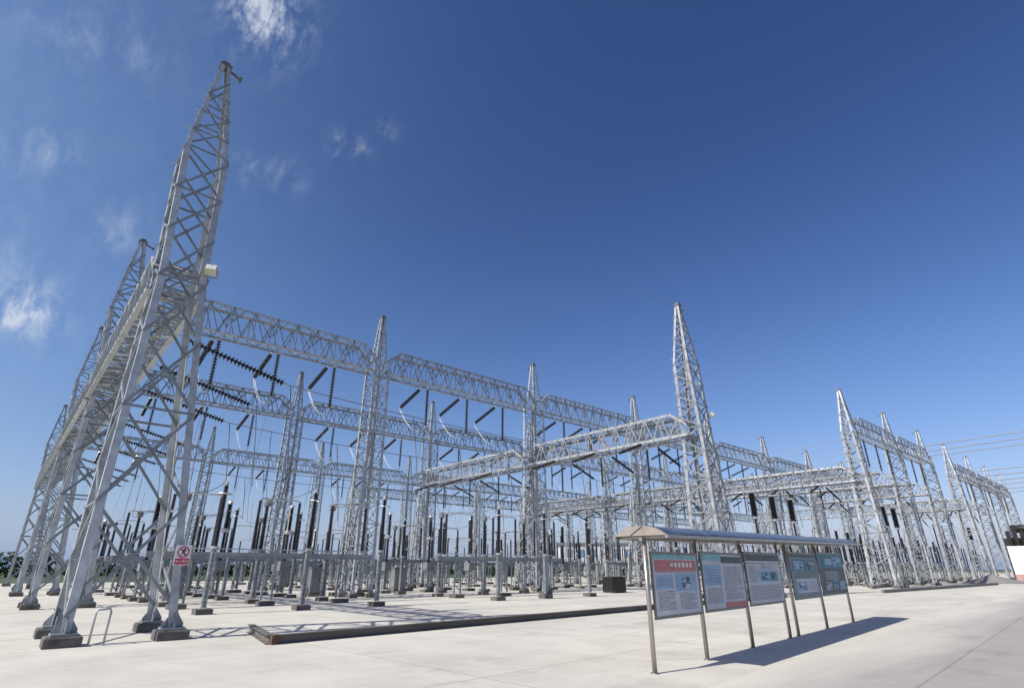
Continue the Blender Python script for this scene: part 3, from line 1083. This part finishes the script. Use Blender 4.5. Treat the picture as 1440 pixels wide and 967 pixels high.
def twin_parts(h=2.3):
    """pedestal with two slim posts carrying a contact bar"""
    z = h + .05
    c = MB()
    c.bar((-.95, 0, h), (.95, 0, h), .16, .16)
    a = MB()
    a.tube([(-.85, 0, z + 2.55), (-.4, 0, z + 2.62), (.4, 0, z + 2.62), (.85, 0, z + 2.55)], .035, 6)
    return [('support_post', lattice_post(h - .08, .2)), ('footing', footing_mesh(0, 0, .44)), ('crossarm', c.mesh('crossarm', M['galv'])),
            ('insulator', ins_mesh(2.4, .11, .095, 28, 'shed', z + .06, (-.85, 0))), ('insulator', ins_mesh(2.4, .11, .095, 28, 'shed', z + .06, (.85, 0))),
            ('contact_bar', a.mesh('contact_bar', M['fitting']))]


def disconnector_parts():
    """three-phase switch: long box beam on posts, insulator pairs and contact arms; x from -5.6 to 5.6"""
    parts = []
    bm = MB()
    bm.box(-5.7, 5.7, -.12, .12, 2.23, 2.44)
    bm.box(-5.72, 5.72, -.17, .17, 2.44, 2.47)
    bm.box(-5.72, 5.72, -.17, .17, 2.21, 2.23)
    parts.append(('support_beam', bm.mesh('support_beam', M['galv_dull'])))
    rod = MB()
    rod.tube([(-5.2, -.32, 2.62), (5.2, -.32, 2.62)], .03, 6)
    parts.append(('drive_rod', rod.mesh('drive_rod', M['galv'])))
    for x in (-4.0, 0, 4.0):
        mb = MB()
        mb.bar((x - .26, 0, .25), (x - .2, 0, 2.21), .09, .09)
        mb.bar((x + .26, 0, .25), (x + .2, 0, 2.21), .09, .09)
        for q_ in range(4):
            a, b_ = .4 + q_ * .42, .4 + (q_ + 1) * .42
            s = 1 if q_ % 2 else -1
            mb.bar((x - s * .25, 0, a), (x + s * .25, 0, b_), .06, .03, (0, 1, 0))
        parts.append(('support_post', mb.mesh('support_post', M['galv_dull'])))
        parts.append(('footing', footing_mesh(x, 0, .36)))
        for s in (-1, 1):
            parts.append(('insulator', ins_mesh(2.5, .105, .09, 24, 'shed', 2.56, (x + s * 1.05, 0))))
            bs = MB()
            bs.lathe([(.2, 2.47), (.2, 2.56)], 10, (x + s * 1.05, 0, 0))
            parts.append(('rotary_base', bs.mesh('rotary_base', M['fitting'])))
        a = MB()
        zt = 5.1
        a.tube([(x - 1.05, 0, 5.05), (x - 1.05, 0, zt), (x - .9, 0, zt + .06), (x + .9, 0, zt + .06), (x + 1.05, 0, zt), (x + 1.05, 0, 5.05)], .04, 6)
        parts.append(('contact_arm', a.mesh('contact_arm', M['fitting'])))
    return parts


BRK, CTP, ARR, TWN, DIS = breaker_parts(), ct_parts(), arrester_parts(), twin_parts(), disconnector_parts()
BIGBRK = breaker_parts(4.1, 2.1, 2.2, .36, .34)
TALLARR = arrester_parts(4.2, 3.6)

DEV = {'B': ('circuit_breaker', BRK, 'black circuit breaker pole', 'circuit breaker'),
       'C': ('current_transformer', CTP, 'black capped current transformer', 'transformer'),
       'A': ('surge_arrester', ARR, 'slim black surge arrester with ring', 'surge arrester'),
       'T': ('post_switch', TWN, 'twin black post switch', 'switch')}
ZONES = {
    'before the near row': ((22.6, 'T'), (24.6, 'B'), (26.9, 'A'), (28.7, 'C'), (31.1, 'D'), (33.4, 'C')),
    'past the near row': ((38.3, 'A'), (40.4, 'B'), (43.6, 'D'), (46.2, 'C'), (49.6, 'T')),
    'past the middle row': ((57.0, 'D'), (60.5, 'C'), (64.0, 'B'), (68.5, 'D'), (74.0, 'T')),
}
for zname, rows in ZONES.items():
    for y, t in rows:
        maxb = 8 if 'near' in zname else 6
        for i in range(maxb):
            if 'before' in zname and (i in (2, 3) or (y < 26 and i < 4) or (y == 28.7 and i < 4)):
                continue
            bayw = f'in the {ORD[i]} bay {zname}'
            if t == 'D':
                n_ = {43.6: 'nearer', 57.0: 'nearer', 68.5: 'farther'}.get(y, '')
                make('disconnector_switch', DIS, (CX + S * i + 8.0, y, 0), 0, f'{n_ + " " if n_ else ""}switch frame with long grey beam {bayw}', 'switch frame', f'switch frames {zname}')
            else:
                nm, pr, lb, ct = DEV[t]
                for k, px in enumerate(PH):
                    rz = math.pi / 2 if t in 'BC' else 0
                    jx, jy = random.uniform(-.12, .12), random.uniform(-.15, .15)
                    make(nm, pr, (CX + S * i + px + jx, y + jy, 0), rz, f'{"nearer " if y == 28.7 else ""}{lb}, {ORD[k]} {bayw}', ct, f'{ct} poles {zname}')
for zname, ys, bays in (('before the near row', (26.9, 31.1, 33.4), (0, 1)), ('past the near row', (38.3, 40.4, 43.6, 46.2, 49.6), range(8)), ('past the middle row', (57.0, 60.5, 64.0, 68.5, 74.0), range(6))):
    for i in bays:
        for k, px in enumerate(PH):
            x = CX + S * i + px
            cs = [sag((x, a, 5.28), (x, b_, 5.28), .16, 8) for a, b_ in zip(ys, ys[1:])]
            cs.append(sag((x, ys[-1], 5.28), (x + .3, ys[-1] + 2.2, 9.8), .5, 8))
            wire(cs, .022, f'jumper wires joining the apparatus tops, {ORD[k]} phase in the {ORD[i]} bay {zname}', 'conductor', f'jumper wires {zname}', 'dark_wire', 'jumper_wire')
# tall breakers and arresters along the front of the right half
for gi, (xs_, y, nm, pr, lb, where) in enumerate((
        ((55.2, 59.6, 64.0), 26.2, 'circuit_breaker', BIGBRK, 'tall thick black circuit breaker', 'standing behind the shelter roof'),
        ((79.5, 83.6, 87.6), 21.8, 'circuit_breaker', BIGBRK, 'tall thick black circuit breaker', 'under the outgoing line gantry'),
        ((105.5, 110.5, 115.5), 22.8, 'surge_arrester', TALLARR, 'tall slim black arrester', 'beside the distant gantry'),
        ((133.0, 139.0), 23.5, 'circuit_breaker', BIGBRK, 'tall thick black circuit breaker', 'behind the gravel heap'))):
    for k, x in enumerate(xs_):
        make(nm, pr, (x, y, 0), math.pi / 2, f'{lb} {where}, {ORD[k]} of its line', 'circuit breaker' if pr is BIGBRK else 'surge arrester', f'{lb}s {where}')


# grey control cabinets among the posts
def cabinet_parts():
    b = MB()
    b.box(-.5, .5, -.3, .3, .2, 1.75)
    b.box(-.56, .56, -.36, .36, 1.75, 1.82)
    d = MB()
    d.box(-.44, -.01, -.33, -.303, .26, 1.7)
    d2 = MB()
    d2.box(.01, .44, -.33, -.303, .26, 1.7)
    h = MB()
    h.box(.05, .08, -.36, -.331, .9, 1.1)
    f = MB()
    f.box(-.6, .6, -.4, .4, -.02, .2)
    return [('body', b.mesh('body', M['cabinet'])), ('door', d.mesh('door', M['cabinet'])),
            ('door', d2.mesh('door', M['cabinet']), [('handle', h.mesh('handle', M['bolt']))]), ('plinth', f.mesh('plinth', M['footing']))]


CAB = cabinet_parts()
for k, (x, y, lb) in enumerate(((16.9, 39.2, 'grey control cabinet at the foot of the first inner near-row column'), (24.8, 41.8, 'grey control cabinet between breakers in the second bay behind the near row'),
                                (8.9, 41.8, 'grey control cabinet between breakers in the first bay behind the near row'), (40.9, 41.8, 'grey control cabinet between breakers in the third bay behind the near row'),
                                (24.9, 65.4, 'grey control cabinet in the second bay behind the middle row'), (40.8, 65.4, 'grey control cabinet in the third bay behind the middle row'))):
    make('control_cabinet', CAB, (x, y, 0), 0, lb, 'cabinet', 'grey control cabinets')

# ------------------------------------------------------------------ floodlights and warning sign
def floodlight_parts():
    b = MB()
    b.box(-.17, .17, -.13, .10, -.15, .15)
    gl = MB()
    gl.box(-.145, .145, -.145, -.133, -.125, .125)
    br_ = MB()
    br_.bar((-.19, 0, 0), (-.19, .24, -.08), .03)
    br_.bar((.19, 0, 0), (.19, .24, -.08), .03)
    br_.bar((-.19, .24, -.08), (.19, .24, -.08), .04)
    return [('housing', b.mesh('housing', M['lamp_body'])), ('lens', gl.mesh('lens', M['lamp_glass'])), ('bracket', br_.mesh('bracket', M['galv_dull']))]


FL = floodlight_parts()
make('floodlight', FL, (3.02, 18.45, 10.85), 0, 'cream floodlight on the raking column with the warning sign', 'floodlight', 'floodlights', rot=(R(-30), 0, R(-20)))
make('floodlight', FL, (CX + 2 * S + .28, YA - .90, 11.65), 0, 'cream floodlight on the white column behind the shelter', 'floodlight', 'floodlights', rot=(R(-30), 0, R(20)))

ws = empty('warning_sign', (3.84, 17.80, 1.80))
ws.scale = (.9, .9, .9)
tag(ws, 'red and white warning sign with a crossed-out climber on the column leg', 'warning sign')
b = MB()
b.box(-.21, .21, -.012, .012, 0, .56)
b.build('plate', M['sign_white'], ws)
rg = MB()
ro, ri, zc = .165, .128, .365
vs, fs = [], []
for k in range(28):
    a = 2 * math.pi * k / 28
    for r_ in (ro, ri):
        vs.append((r_ * math.cos(a), -.016, zc + r_ * math.sin(a)))
for k in range(28):
    a, b_ = 2 * k, 2 * ((k + 1) % 28)
    fs.append((a, b_, b_ + 1, a + 1))
rg.poly(vs, fs)
rg.bar((-.105, -.0165, zc + .105), (.105, -.0165, zc - .105), .002, .034, (0, 0, 1))
rg.build('prohibition_ring', M['sign_red'], ws)
cl = MB()
cl.lathe([(.008, -.03), (.03, -.012), (.03, .012), (.008, .03)], 10, (.03, -.0145, zc + .085))
cl.bar((.02, -.0150, zc + .06), (-.02, -.0150, zc - .02), .006, .05)
for p, q_ in (((.01, zc + .04), (.075, zc + .03)), ((.0, zc + .05), (-.06, zc + .06)), ((-.02, zc - .02), (.04, zc - .04)), ((.04, zc - .04), (.03, zc - .1)), ((-.03, zc - .02), (-.06, zc - .1))):
    cl.bar((p[0], -.0150, p[1]), (q_[0], -.0150, q_[1]), .006, .022)
cl.build('climber_symbol', M['sign_black'], ws)
rb = MB()
rb.box(-.19, .19, -.017, -.013, .02, .185)
rb.build('red_band', M['sign_red'], ws)
tx = bpy.data.curves.new('sign_lettering', 'FONT')
tx.body = '禁止攀登'
tx.size = .088
tx.align_x = 'CENTER'
tx.align_y = 'CENTER'
tmp = bpy.data.objects.new('lettering_curve', tx)
me_ = bpy.data.meshes.new_from_object(tmp)
bpy.data.objects.remove(tmp)
me_.materials.clear()
me_.materials.append(M['sign_white'])
to = link('lettering', me_)
to.parent = ws
to.location = (0, -.020, .098)
to.rotation_euler = (math.pi / 2, 0, 0)

# pipe hoop beside the front footing
hp = MB()
hp.tube([(2.22, 17.75, 0), (2.22, 17.75, .72), (2.25, 17.75, .78), (2.50, 17.8, .80), (2.53, 17.8, .74), (2.53, 17.8, 0)], .026, 8)
tag(hp.build('pipe_hoop', M['galv'], smooth=True), 'small bent pipe hoop beside the footing of the sign column', 'pipe hoop')

# ------------------------------------------------------------------ notice shelter
PX = [(9.24, 6.63), (11.36, 6.80), (13.80, 7.03), (16.42, 7.32), (17.10, 7.40), (19.85, 7.68), (22.98, 8.02)]
sh = empty('notice_shelter', (PX[0][0], PX[0][1], 0), math.atan2(PX[-1][1] - PX[0][1], PX[-1][0] - PX[0][0]))
tag(sh, 'long notice shelter with a blue arched roof over poster boards on steel posts', 'notice shelter')
base = Vector((PX[0][0], PX[0][1]))
ax = (Vector(PX[-1]) - base).normalized()
LEN = (Vector(PX[-1]) - base).length
PT = [(Vector(p) - base).dot(ax) for p in PX]


def rz_(t):                       # the eave climbs slightly along its length
    return 2.24 + .26 * t / LEN


HW, RISE = .56, .18
X0, X1 = -.12, LEN + .62
for t in PT:
    m_ = MB()
    m_.tube([(t, 0, 0), (t, 0, rz_(t))], .043, 14)
    m_.lathe([(.085, 0), (.085, .012)], 14, (t, 0, 0))
    m_.build('post', M['stainless'], sh, True)
# roof shell
rf = MB()
na, nl = 12, 20
vs = []
for layer in (0, 1):
    for i in range(nl + 1):
        x = X0 + (X1 - X0) * i / nl
        for k in range(na + 1):
            u = -1 + 2 * k / na
            z = rz_(x) + .05 + (RISE - .018 * (1 - layer)) * (1 - abs(u) ** 2.2)
            vs.append((x, u * (HW - .012 * (1 - layer)), z))
fs = []
o1 = (nl + 1) * (na + 1)
for i in range(nl):
    for k in range(na):
        a = i * (na + 1) + k
        fs.append((a + o1, a + na + 1 + o1, a + na + 2 + o1, a + 1 + o1))
        fs.append((a, a + 1, a + na + 2, a + na + 1))
for i in range(nl):
    for k in (0, na):
        a = i * (na + 1) + k
        fs.append((a, a + na + 1, a + na + 1 + o1, a + o1))
for i in (0, nl):
    for k in range(na):
        a = i * (na + 1) + k
        fs.append((a, a + 1, a + 1 + o1, a + o1))
rf.poly(vs, fs)
roof = rf.build('roof', M['roof_top'], sh, True)
for j in range(9):               # ribs over the sheeting
    x = X0 + .03 + (X1 - X0 - .06) * j / 8
    rb = MB()
    rb.tube([(x, -HW + HW * 2 * k / 12, rz_(x) + .049 + RISE * (1 - abs(-1 + 2 * k / 12) ** 2.2)) for k in range(13)], .007, 6)
    rb.build('rib', M['roof_top'], roof)
gb = MB()                          # gable at the near end with a slanting seam
pts = [(X0 - .02, -HW, rz_(X0) + .05)] + [(X0 - .02, -HW + 2 * HW * k / 16, rz_(X0) + .05 + RISE * (1 - abs(-1 + k / 8) ** 2.2)) for k in range(1, 16)] + [(X0 - .02, HW, rz_(X0) + .05)]
n_ = len(pts)
pts2 = [(X0 + .0, y, z) for x, y, z in pts]
gb.poly(pts + pts2, [tuple(range(n_ - 1, -1, -1)), tuple(range(n_, 2 * n_))] + [(i, (i + 1) % n_, n_ + (i + 1) % n_, n_ + i) for i in range(n_)])
gbo = gb.build('end_panel', M['roof_end'], roof)
sm_ = MB()
sm_.bar((X0 - .03, HW * .35, rz_(X0) + .06), (X0 - .03, -HW * .12, rz_(X0) + .04 + RISE), .012, .012)
sm_.build('seam_strip', M['frame'], roof)
for s in (-1, 1):
    gt = MB()
    gt.bar((X0 - .02, s * HW, rz_(X0) + .02), (X1, s * HW, rz_(X1) + .02), .05, .055)
    gt.build('eave_rail', M['stainless'], sh)
    if s == -1:
        ct_ = MB()
        ct_.bar((X0, 0, rz_(X0) - .01), (X1, 0, rz_(X1) - .01), .06, .06)
        ct_.build('ridge_rail', M['stainless'], sh)
for t in PT:
    cr = MB()
    cr.bar((t, -HW + .04, rz_(t) + .02), (t, HW - .04, rz_(t) + .02), .045, .045)
    cr.build('cross_rail', M['stainless'], sh)

# poster panels between the posts (0-1, 1-2, 2-3, 4-5, 5-6)
YF = -.05


def panel(a, b_, label, paint):
    x0, x1 = PT[a] + .12, PT[b_] - .10
    zb, zt = .86 + .012 * (x0 + x1) / 2 * .5, rz_((x0 + x1) / 2) - .27
    fr = MB()
    for p, q_ in (((x0, zb), (x1, zb)), ((x0, zt), (x1, zt)), ((x0, zb), (x0, zt)), ((x1, zb), (x1, zt))):
        e = .03 if p[1] == q_[1] else -.03
        fr.bar((p[0] - (.03 if p[1] == q_[1] else 0), YF, p[1] - (0 if p[1] == q_[1] else -.031)), (q_[0] + (.03 if p[1] == q_[1] else 0), YF, q_[1] - (0 if p[1] == q_[1] else .031)), 0.032, .05)
    f = fr.build('poster_frame', M['frame'], sh)
    bd = MB()
    bd.box(x0 + .028, x1 - .028, YF - .012, YF + .012, zb + .028, zt - .028)
    bo = bd.build('poster_board', M[paint[0]], f)
    W_, H_ = x1 - x0 - .06, zt - zb - .06
    X_, Z_ = x0 + .03, zb + .03
    lay = {}
    for (u0, u1, w0, w1, mat, dz) in paint[1]:
        mb = lay.setdefault((mat, dz), MB())
        yy = YF - .0135 - dz * .0012
        mb.poly([(X_ + u0 * W_, yy, Z_ + w0 * H_), (X_ + u1 * W_, yy, Z_ + w0 * H_), (X_ + u1 * W_, yy, Z_ + w1 * H_), (X_ + u0 * W_, yy, Z_ + w1 * H_)], [(0, 1, 2, 3)])
    names = {'print_red': 'red_heading', 'print_ink': 'printed_text', 'board_blue': 'blue_print', 'print_pink': 'pink_print', 'print_cyan': 'cyan_strip', 'board_teal': 'teal_print',
             'board_dark': 'dark_print', 'board': 'grey_print', 'sign_white': 'white_lettering', 'board_grey': 'pale_print'}
    for (mat, dz), mb in lay.items():
        mb.build(names[mat], M[mat], f)
    for s in (x0 + .1, x1 - .1):    # clamps to the roof rail
        c = MB()
        c.bar((s, YF, zt + .03), (s, -.02, rz_(s) - .04), .03, .02)
        c.build('hanger', M['stainless'], f)
    return f


def text_rows(u0, u1, z0, z1, rows, rnd, fill=.42):
    o = []
    rows = int(rows * 1.8)
    for r_ in range(rows):
        h = (z1 - z0) / rows
        y0 = z0 + r_ * h
        u = u0
        end = u1 - (rnd.random() * .5 * (u1 - u0) if rnd.random() < .3 else 0)
        while u < end:
            w = rnd.uniform(.006, .020)
            f = fill * rnd.uniform(.7, 1.15)
            o.append((u, min(u + w, end), y0 + h * .25, y0 + h * (.25 + f), 'print_ink', 2))
            u += w + rnd.uniform(.004, .012)
    return o


rn = random.Random(3)


def photo(u0, u1, z0, z1, rnd, cols=('board_blue', 'board_grey', 'board_teal', 'board_dark', 'board')):
    o = [(u0, u1, z0, z1, rnd.choice(cols[:3]), 3)]
    for _ in range(9):
        a = rnd.uniform(u0, u1 - (u1 - u0) * .3)
        c = rnd.uniform(z0, z1 - (z1 - z0) * .3)
        o.append((a, min(u1, a + rnd.uniform(.1, .5) * (u1 - u0)), c, min(z1, c + rnd.uniform(.08, .4) * (z1 - z0)), rnd.choice(cols), 4 + _))
    return o


pA = [(.0, 1, .93, 1.0, 'print_cyan', 1), (.03, .98, .74, .91, 'print_red', 1), (.03, .98, .70, .735, 'print_pink', 1),
      (.45, .95, .38, .68, 'board_blue', 1), (.03, .40, .42, .66, 'board_blue', 1)]
pA += [(.10 + .09 * k, .155 + .09 * k, .79, .87, 'sign_white', 2) if k not in (3,) else (.37, .43, .80, .86, 'sign_white', 2) for k in range(3, 9)]
pA = [p for p in pA if p[1] <= 1]
pA += photo(.60, .80, .42, .62, rn)
pA += text_rows(.06, .42, .08, .40, 5, rn) + text_rows(.05, .40, .46, .62, 3, rn) + text_rows(.52, .92, .06, .36, 6, rn) + [(.62, .66, .44, .60, 'print_ink', 3), (.70, .74, .48, .56, 'print_ink', 3)]
pB = [(.0, .45, .88, 1.0, 'print_cyan', 1), (.0, .42, .42, .80, 'board_blue', 1), (.45, 1, .84, .97, 'board_dark', 1), (.45, 1, .0, .10, 'print_red', 1)]
pB += text_rows(.05, .40, .10, .38, 5, rn) + text_rows(.48, .95, .14, .78, 11, rn) + text_rows(.05, .38, .48, .74, 3, rn, .3)
pC = [(.0, 1, .86, 1.0, 'board_dark', 1), (.32, .92, .42, .66, 'board_blue', 1), (.0, 1, .80, .815, 'print_ink', 2)]
pC += photo(.40, .60, .45, .62, rn) + photo(.66, .86, .45, .62, rn)
pC += text_rows(.05, .95, .06, .36, 6, rn) + text_rows(.05, .30, .42, .76, 6, rn) + text_rows(.40, .85, .68, .78, 2, rn)
pD = [(.0, 1, .92, 1.0, 'board_dark', 1), (.05, .95, .60, .88, 'board_teal', 1), (.10, .9, .10, .42, 'board', 1), (.12, .5, .14, .36, 'board_blue', 2)]
pD += photo(.10, .46, .64, .84, rn) + photo(.54, .90, .64, .84, rn) + photo(.14, .46, .16, .34, rn)
pD += text_rows(.06, .94, .44, .58, 3, rn) + text_rows(.55, .88, .14, .38, 4, rn)
pE = [(.0, 1, .64, 1.0, 'board_teal', 1), (.18, .72, .34, .56, 'board_grey', 1), (.25, .55, .72, .88, 'board_blue', 2), (.10, .35, .08, .28, 'board', 1), (.45, .66, .10, .32, 'board', 1)]
pE += photo(.10, .38, .08, .30, rn) + photo(.42, .66, .08, .30, rn) + photo(.70, .94, .08, .30, rn) + photo(.58, .92, .70, .92, rn)
pE += text_rows(.22, .68, .38, .52, 3, rn)
panel(0, 1, None, ('board', pA))
panel(1, 2, None, ('board', pB))
panel(2, 3, None, ('board', pC))
panel(4, 5, None, ('board_grey', pD))
panel(5, 6, None, ('board_dark', pE))


# ------------------------------------------------------------------ steel frame lying on the yard
def hbeam(mb, a, b_, h=.21, w=.2, t=.022):
    a, b_ = Vector(a), Vector(b_)
    up = Vector((0, 0, 1))
    for z, ww, hh in ((t / 2, w, t), (h / 2, t, h - 2 * t), (h - t / 2, w, t)):
        mb.bar(a + up * z, b_ + up * z, ww, hh)


fr = empty('steel_trench_frame', (5.5, 15.2, 0))
tag(fr, 'long dark steel beam frame lying on the pale yard with a rusty end', 'steel frame')
b = MB()
hbeam(b, (.25, .0, 0), (17.2, 1.16, 0))
b.build('long_beam', M['dark_steel'], fr)
b = MB()
hbeam(b, (17.24, 1.165, 0), (34.0, 2.30, 0))
b.build('long_beam', M['dark_steel'], fr)
b = MB()
hbeam(b, (.08, .02, 0), (.66, 3.3, 0), .21, .18)
b.build('end_beam', M['dark_steel'], fr)
b = MB()
b.box(.08, .245, -.11, .11, .0, .214)
b.build('rusty_end_plate', M['rust'], fr)

# low kerbs further along the yard
for a, b_, lab in (((52, 15.6), (88, 14.4), 'long low dark kerb in front of the outgoing line gantry'), ((62, 19.5), (100, 23.5), 'low kerb running along the feet of the outgoing line gantry'),
                   ((104, 24), (150, 28), 'distant low kerb behind the gravel heap')):
    mb = MB()
    mb.bar((*a, .11), (*b_, .11), .22, .24)
    tag(mb.build('low_kerb', M['kerb']), lab, 'kerb', 'low kerbs')

# ------------------------------------------------------------------ dark box on the yard
bx_ = empty('equipment_crate', (36.9, 29.6, 0), R(-8))
tag(bx_, 'black square equipment crate standing alone on the pale yard', 'crate')
m_ = MB()
m_.box(-.72, .72, -.55, .55, .08, 1.10)
m_.build('body', M['black_box'], bx_)
m_ = MB()
m_.box(-.62, .66, -.575, -.553, .14, .98)
m_.build('front_panel', M['black_box'], bx_)
m_ = MB()
m_.box(-.78, .78, -.61, .61, 1.10, 1.17)
m_.build('lid', M['brown_box'], bx_)
for x in (-.6, .6):
    m_ = MB()
    m_.box(x - .1, x + .1, -.5, .5, 0, .08)
    m_.build('skid', M['bolt'], bx_)

# ------------------------------------------------------------------ gravel heap
rn2 = random.Random(5)
mb = MB()
nr, na = 14, 40
pts = [(0, 0, 1.05)]
for i in range(1, nr + 1):
    for k in range(na):
        a = 2 * math.pi * k / na
        r_ = i / nr
        h = 1.05 * (1 - r_) ** 1.15 + rn2.uniform(-.05, .05) * (1 - r_)
        rr = r_ * (1 + .12 * math.sin(3 * a) + .08 * math.sin(5 * a + 1)) + rn2.uniform(-.01, .01)
        pts.append((rr * 5.6 * math.cos(a), rr * 3.6 * math.sin(a), max(0, h)))
fs = [(0, 1 + k, 1 + (k + 1) % na) for k in range(na)]
for i in range(nr - 1):
    for k in range(na):
        a, b_ = 1 + i * na + k, 1 + i * na + (k + 1) % na
        fs.append((a, a + na, b_ + na, b_))
mb.poly(pts, fs)
gp = mb.build('gravel_heap', M['gravel'])
gp.location = (99, 16.6, 0)
tag(gp, 'low grey gravel heap on the pale yard in front of the distant gantry', 'gravel heap')

# ------------------------------------------------------------------ transformer and white fire wall at the far end
wl_ = empty('white_wall', (114.0, 16.2, 0), R(-74))
tag(wl_, 'white wall panel with a faded red base in front of the dark transformer', 'wall')
m_ = MB()
m_.box(0, 11, -.15, .15, 1.0, 4.9)
m_.build('wall_panel', M['white_wall'], wl_)
m_ = MB()
m_.box(-.05, 11.05, -.22, .22, 0, 1.0)
m_.build('base_course', M['pink_base'], wl_)
m_ = MB()
m_.box(1.0, 1.8, -.19, -.155, 1.25, 1.6)
m_.build('vent', M['cabinet'], wl_)
tf = empty('power_transformer', (117.5, 15.6, 0), R(-74))
tag(tf, 'dark power transformer with radiator fins rising behind the white wall', 'transformer')
m_ = MB()
m_.box(-.6, 9.5, 1.2, 4.6, .4, 6.2)
m_.build('tank', M['brown_box'], tf)
for k in range(12):
    m_ = MB()
    m_.box(-.6 + k * .85, -.2 + k * .85, .3, 1.2, 1.2, 7.2 + (.8 if k % 4 == 1 else 0))
    m_.build('radiator', M['black_box'], tf)
m_ = MB()
m_.tube([(.5, 2.8, 7.6), (6, 2.8, 7.6)], .6, 14)
m_.build('conservator', M['black_box'], tf, True)

# ------------------------------------------------------------------ far low building, shrubs along the field
bl = empty('low_building', (147, 121, 0), R(-42))
tag(bl, 'low white building with blue windows far behind the switchyard', 'building')
m_ = MB()
m_.box(-14, 14, 0, 12, 0, 9.2)
m_.build('wall', M['white_wall'], bl)
m_ = MB()
m_.box(-14.5, 14.5, -.5, 12.5, 9.2, 9.7)
m_.build('roof', M['tank'], bl)
for k in range(7):
    for z in (1.4, 5.2):
        w_ = MB()
        w_.box(-12.6 + k * 3.8, -10.2 + k * 3.8, -.06, -.003, z, z + 2.4)
        w_.build('window', M['blue_glass'], bl)

rn3 = random.Random(11)
lf = MB()
for k in range(150):
    a = YAW - .80 + 1.15 * k / 150 + rn3.uniform(-.006, .006)
    d = rn3.uniform(165, 235)
    cx_, cy_ = d * math.sin(a), d * math.cos(a)
    hgt = rn3.uniform(2.2, 4.6) * (1.35 if k < 22 else 1)
    wd = rn3.uniform(1.6, 3.4)
    for j in range(150):
        u = rn3.random()
        th = rn3.uniform(0, 6.283)
        rr = wd * math.sqrt(rn3.random()) * (1 - .65 * max(0, u - .4))
        p = Vector((cx_ + rr * math.cos(th), cy_ + rr * math.sin(th), hgt * u))
        s = rn3.uniform(.25, .55)
        n1 = Vector((rn3.gauss(0, 1), rn3.gauss(0, 1), rn3.gauss(0, 1))).normalized()
        n2 = n1.orthogonal().normalized()
        n3 = n1.cross(n2)
        lf.poly([p + n2 * s, p + n3 * s * .7, p - n2 * s, p - n3 * s * .7], [(0, 1, 2, 3)])
tag(lf.build('treeline', M['leaf']), 'dark green line of far shrubs and trees beyond the yard', 'trees', None, 'stuff')
